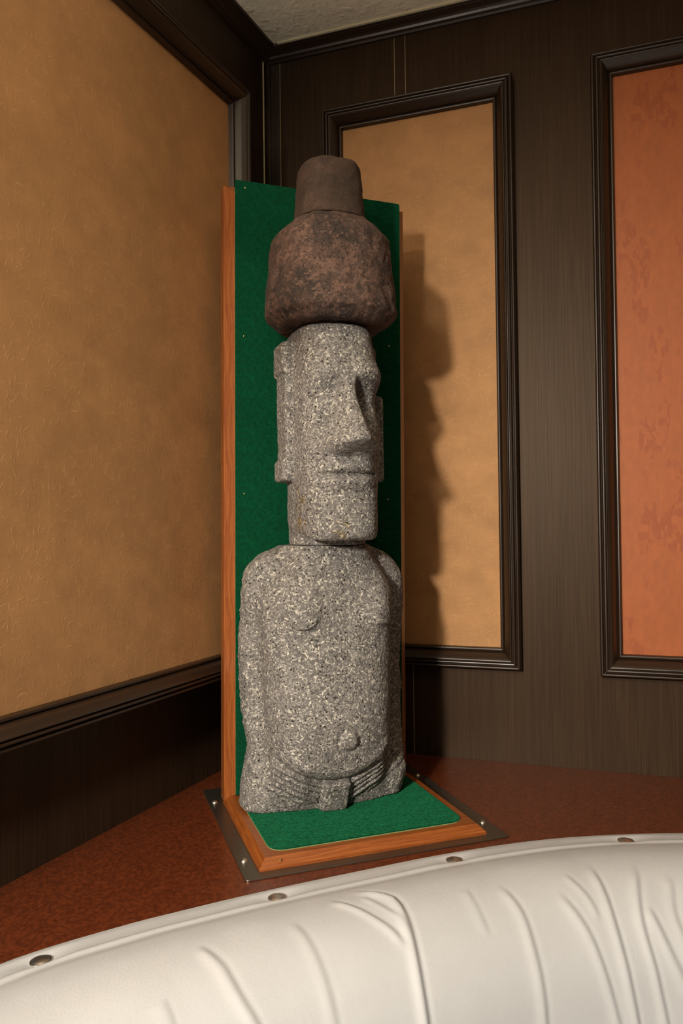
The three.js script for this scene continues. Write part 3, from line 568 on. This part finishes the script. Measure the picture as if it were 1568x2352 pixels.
function headRelief(x, y) {
  let F = 0; const ax = Math.abs(x);
  const browY = 0.4300 - 0.16 * ax;                                                  // soft brow, sockets deepest beside the bridge
  F += (0.0042 + 0.0030 * sst(0, 0.015, x)) * Math.exp(-Math.pow((y - browY - 0.009) / 0.013, 2)) * (1 - sst(0.034, 0.048, ax));
  F -= 0.0060 * (1 - sst(-0.008, 0.005, y - browY)) * sst(0.370, 0.412, y) * sst(0.004, 0.012, ax) * (1 - (0.55 + 0.45 * (1 - sst(-0.004, 0.004, x))) * sst(0.010, 0.034, ax)) * (0.45 + 1.0 * sst(-0.004, 0.004, x));
  F += 0.0030 * Math.exp(-Math.pow((y - 0.385) / 0.020, 2)) * sst(0.018, 0.030, ax) * (1 - sst(0.036, 0.046, ax));                          // cheek
  const t = clamp((0.434 - y) / 0.070), prot = lerp(0.003, 0.045, Math.pow(t, 1.1)), hw = lerp(0.0110, 0.0300, Math.pow(t, 1.3));              // nose
  const base = 0.3625 - 0.16 * Math.max(0, ax - 0.004) + 0.05 * ax, cut = sst(-0.0120, 0.0050, y - base) * (1 - sst(0.428, 0.438, y));
  F += prot * Math.pow(1 - sst(0.06, 1.0, ax / hw), 0.75) * cut;
  F += 0.0085 * Math.exp(-(Math.pow((ax - 0.0225) / 0.0062, 2) + Math.pow((y - 0.3640) / 0.0070, 2)));                                          // nostril wings
  F -= 0.0030 * Math.exp(-Math.pow(ax / 0.003, 2)) * sst(0.348, 0.352, y) * (1 - sst(0.355, 0.359, y));
  const lip = (1 - sst(0.014, 0.034, ax));
  F += 0.0070 * Math.exp(-Math.pow((y - 0.3445) / 0.0080, 2)) * lip + 0.0045 * Math.exp(-Math.pow((y - 0.3285) / 0.0065, 2)) * lip;             // lips
  F -= 0.0052 * Math.exp(-Math.pow((y - 0.3362) / 0.0016, 2)) * (1 - sst(0.026, 0.034, ax));                                                  // mouth line
  F -= 0.0022 * Math.exp(-Math.pow((y - 0.3165) / 0.006, 2)) * lip;
  F += 0.0035 * Math.exp(-Math.pow((y - 0.291) / 0.016, 2)) * (1 - sst(0.024, 0.042, ax));                                                    // chin
  return F;
}
function headField(x, y, z) {
  const yy = clamp(y, 0.25, 0.5), a = interp(H_A, yy) + (x > 0 ? 0.0030 * Math.exp(-Math.pow((y - 0.436) / 0.012, 2)) + 0.0022 * Math.exp(-Math.pow((y - 0.375) / 0.03, 2)) : 0), zf = interp(H_F, yy), zb = -0.031, h = (zf - zb) / 2, c = (zf + zb) / 2;
  const rl = z > 0 ? headRelief(x, y) * sst(0.02, 0.06, z) : 0;
  let d = superE(x, z - rl - c, a, h, 2.7) * Math.min(a, h);
  d = smax(d, y - (0.4885 - 0.05 * Math.max(0, z - 0.04)), 0.011);
  d = smax(d, 0.2718 + 0.26 * Math.max(0, 0.068 - Math.max(z, 0.0)) - y, 0.006);
  const ax = Math.abs(x);                                                            // ears: slab, top block, lobe
  const wide = x > 0 ? 0.0060 : 0, bx = (x0, x1, y0, y1, z0, z1, r) => { const dx = Math.max(x0 - ax, ax - x1) + r, dy = Math.max(y0 - y, y - y1) + r, dz = Math.max(z0 - z, z - z1) + r; return Math.hypot(Math.max(dx, 0), Math.max(dy, 0), Math.max(dz, 0)) + Math.min(Math.max(dx, dy, dz), 0) - r; };
  d = smin(d, bx(0.02, 0.0505 + wide, 0.336, 0.470 - 8 * wide, 0.0, 0.037, 0.004), 0.003);
  d = smin(d, bx(0.03, 0.0530 - wide * 0.6, 0.440, 0.4735, -0.002, 0.036, 0.004), 0.002);
  d = smin(d, bx(0.03, 0.0535 + wide * 0.7, 0.3315, 0.3540, -0.002, 0.034, 0.004), 0.002);
  const neck = Math.max(superE(x, z - 0.012, 0.0395, 0.042, 2.2) * 0.04, 0.2669 - y, y - 0.31);
  d = smin(d, neck, 0.004); return Math.max(d + rough(x, y, z) * 0.85, -0.0335 - z, 0.2669 - y);
}
const HAT_R = [[0.484, 0.0490], [0.4985, 0.0665], [0.503, 0.0675], [0.5745, 0.0608], [0.5785, 0.0585], [0.5880, 0.0500], [0.594, 0.0430], [0.598, 0.0395]];
const hatRough = (x, y, z) => 0.0022 * n3(x * 24, y * 24, z * 24) + 0.0020 * n3(x * 70, y * 70, z * 70) + 0.0016 * n3(x * 190, y * 190, z * 190) + 0.009 * Math.max(0, n3(x * 75 + 3, y * 75, z * 75) - 0.27);
const lin = (tab, x) => { let i = 1; while (i < tab.length - 1 && x > tab[i][0]) i++; const a = tab[i - 1], b = tab[i]; return lerp(a[1], b[1], clamp((x - a[0]) / (b[0] - a[0]))); };
function hatField(x, y, z) {
  const r = lin(HAT_R, clamp(y, 0.484, 0.6)); let d = superE(x, z - 0.031, r, r * 0.97, 2.25) * r * 0.85;
  d = smax(d, y - 0.5975, 0.003); d = smax(d, 0.4885 - 0.09 * Math.max(0, 0.03 - z) - y, 0.003); return Math.max(d + hatRough(x, y, z), -0.0335 - z);
}
const KNOB_R = [[0.595, 0.0364], [0.62, 0.0344], [0.645, 0.0322], [0.656, 0.0312]];
function knobField(x, y, z) {
  const r = interp(KNOB_R, clamp(y, 0.595, 0.66)); let d = superE(x, z - 0.031, r, r, 2.4) * r * 0.9;
  d = smax(d, y - 0.6580 + 2.0 * x * x + 0.5 * (z - 0.031) * (z - 0.031), 0.007); d = Math.max(d, 0.5978 - y);
  return d + 0.0010 * n3(x * 50, y * 50, z * 50) + 0.0009 * n3(x * 160, y * 160, z * 160);
}
const statue = group('stone_statue');
{
  const p = standPoint(0.247, 0.765); statue.position.set(p[0], L + 0.0122, p[1]); statue.rotation.y = STAND_TURN;
  tag(statue, 'grey speckled stone figure with a long face and red-brown hat, standing on the green felt', 'statue');
  mesh('torso', meshField(torsoField, [-0.1, -0.004, -0.04], [0.1, 0.272, 0.094], 0.0015), M.stone, statue);
  const hg = meshField(headField, [-0.06, 0.262, -0.04], [0.06, 0.496, 0.150], 0.0014), hp = hg.attributes.position, hc = new Float32Array(hp.count * 3).fill(1);
  for (let i = 0; i < hp.count; i++) {              // ochre mineral stains along the jaw
    const x = hp.getX(i), y = hp.getY(i), z = hp.getZ(i), n = n3(x * 260, y * 260, z * 260) + 0.8 * n3(x * 90, y * 90, z * 90);
    const a = sst(0.08, 0.4, n) * Math.max(sst(-0.034, -0.040, x) * sst(0.034, 0.042, z) * (1 - sst(0.058, 0.066, z)) * (1 - sst(0.325, 0.345, y)), 0.7 * (1 - sst(0.008, 0.02, Math.hypot(x + 0.004, y - 0.284))) * sst(0.05, 0.07, z));
    hc[i * 3 + 1] = 1 - 0.22 * a; hc[i * 3 + 2] = 1 - 0.52 * a;
  }
  hg.setAttribute('color', new THREE.BufferAttribute(hc, 3));
  mesh('head', hg, M.stoneHead, statue);
  const hat = mesh('hat', meshField(hatField, [-0.075, 0.478, -0.042], [0.075, 0.604, 0.104], 0.0017), M.scoria, statue); hat.userData.label = 'red-brown stone hat on the head';
  mesh('knob', meshField(knobField, [-0.042, 0.592, -0.01], [0.042, 0.664, 0.074], 0.0014), M.scoriaFine, hat);
}

// ------------------------------------------------------------------ lamps outside the picture
{
  const glow = std({ color: 0xffffff, emissive: LIGHT, emissiveIntensity: 6 }), s = (LAMP_A[0] - pc[0]) * dLw[0] + (LAMP_A[2] - pc[1]) * dLw[1];
  const t = placeLeft(group('wall_lamp')); tag(t, 'wall lamp with a bare round bulb on a bent steel arm, on the left wall', 'lamp');
  const y = LAMP_A[1], o = (LAMP_A[0] - pc[0]) * 0.9067 + (LAMP_A[2] - pc[1]) * 0.4218;
  const rg = new THREE.CylinderGeometry(0.04, 0.045, 0.014, 40); rg.rotateX(Math.PI / 2); rg.translate(-s, y + 0.09, 0.0085); mesh('wall_plate', rg, M.steel, t);
  mesh('arm', new THREE.TubeGeometry(new THREE.CatmullRomCurve3([V(-s, y + 0.09, 0.015), V(-s, y + 0.12, 0.09), V(-s, y + 0.12, o - 0.05), V(-s, y + 0.088, o - 0.004), V(-s, y + 0.05, o)]), 40, 0.005, 10), M.steel, t);
  const so = new THREE.LatheGeometry([[0.001, 0.06], [0.012, 0.058], [0.015, 0.045], [0.015, 0.024], [0.001, 0.022]].map(p => new THREE.Vector2(...p)), 28); so.translate(-s, y, o); mesh('socket', so, M.steel, t);
  const bg = new THREE.SphereGeometry(0.022, 28, 18); bg.translate(-s, y, o); const b = mesh('bulb', bg, glow, t); b.castShadow = false;
  const f = group('floor_lamp'); f.position.set(LAMP_C[0], 0, LAMP_C[2]); tag(f, 'floor lamp with a tilting steel spot head on a thin pole, behind the camera', 'floor lamp');
  const dir = V(AIM_C[0] - LAMP_C[0], AIM_C[1] - LAMP_C[1], AIM_C[2] - LAMP_C[2]).normalize(), hp = V(0, L + LAMP_C[1], 0), qd = new THREE.Quaternion().setFromUnitVectors(V(0, 1, 0), dir);
  const foot = new THREE.CylinderGeometry(0.11, 0.12, 0.02, 40); foot.translate(0.0, 0.0102, 0); const bk = dir.clone().multiplyScalar(-0.075);
  foot.translate(bk.x, 0, bk.z); mesh('base', foot, M.steel, f);
  const pole = new THREE.CylinderGeometry(0.008, 0.008, hp.y + bk.y - 0.02, 16); pole.translate(bk.x, (hp.y + bk.y + 0.02) / 2, bk.z); mesh('pole', pole, M.steel, f);
  const hd = mesh('head', new THREE.LatheGeometry([[0.001, -0.115], [0.022, -0.112], [0.028, -0.09], [0.033, -0.03], [0.036, -0.006], [0.034, -0.006], [0.030, -0.03], [0.022, -0.085], [0.001, -0.088]].map(p => new THREE.Vector2(...p)), 36), M.steel, f); hd.position.copy(hp); hd.quaternion.copy(qd);
  const bu = mesh('bulb', new THREE.CircleGeometry(0.028, 28).rotateX(-Math.PI / 2).translate(0, -0.012, 0), glow, hd); bu.castShadow = false;
  const p = group('ceiling_light'); p.position.set(LAMP_B[0], L, LAMP_B[2]); tag(p, 'square glowing panel light set in a white frame on the ceiling', 'ceiling light');
  const h = PANEL / 2, w = 0.02;
  for (const [x0, x1, z0, z1] of [[-h - w, h + w, -h - w, -h], [-h - w, h + w, h, h + w], [-h - w, -h, -h, h], [h, h + w, -h, h]]) mesh('frame', box(x0, x1, CEIL - 0.012, CEIL - 0.0002, z0, z1), M.caulk, p);
  mesh('diffuser', box(-h, h, CEIL - 0.0085, CEIL - 0.0005, -h, h), glow, p);
}

renderer.render(scene, camera);
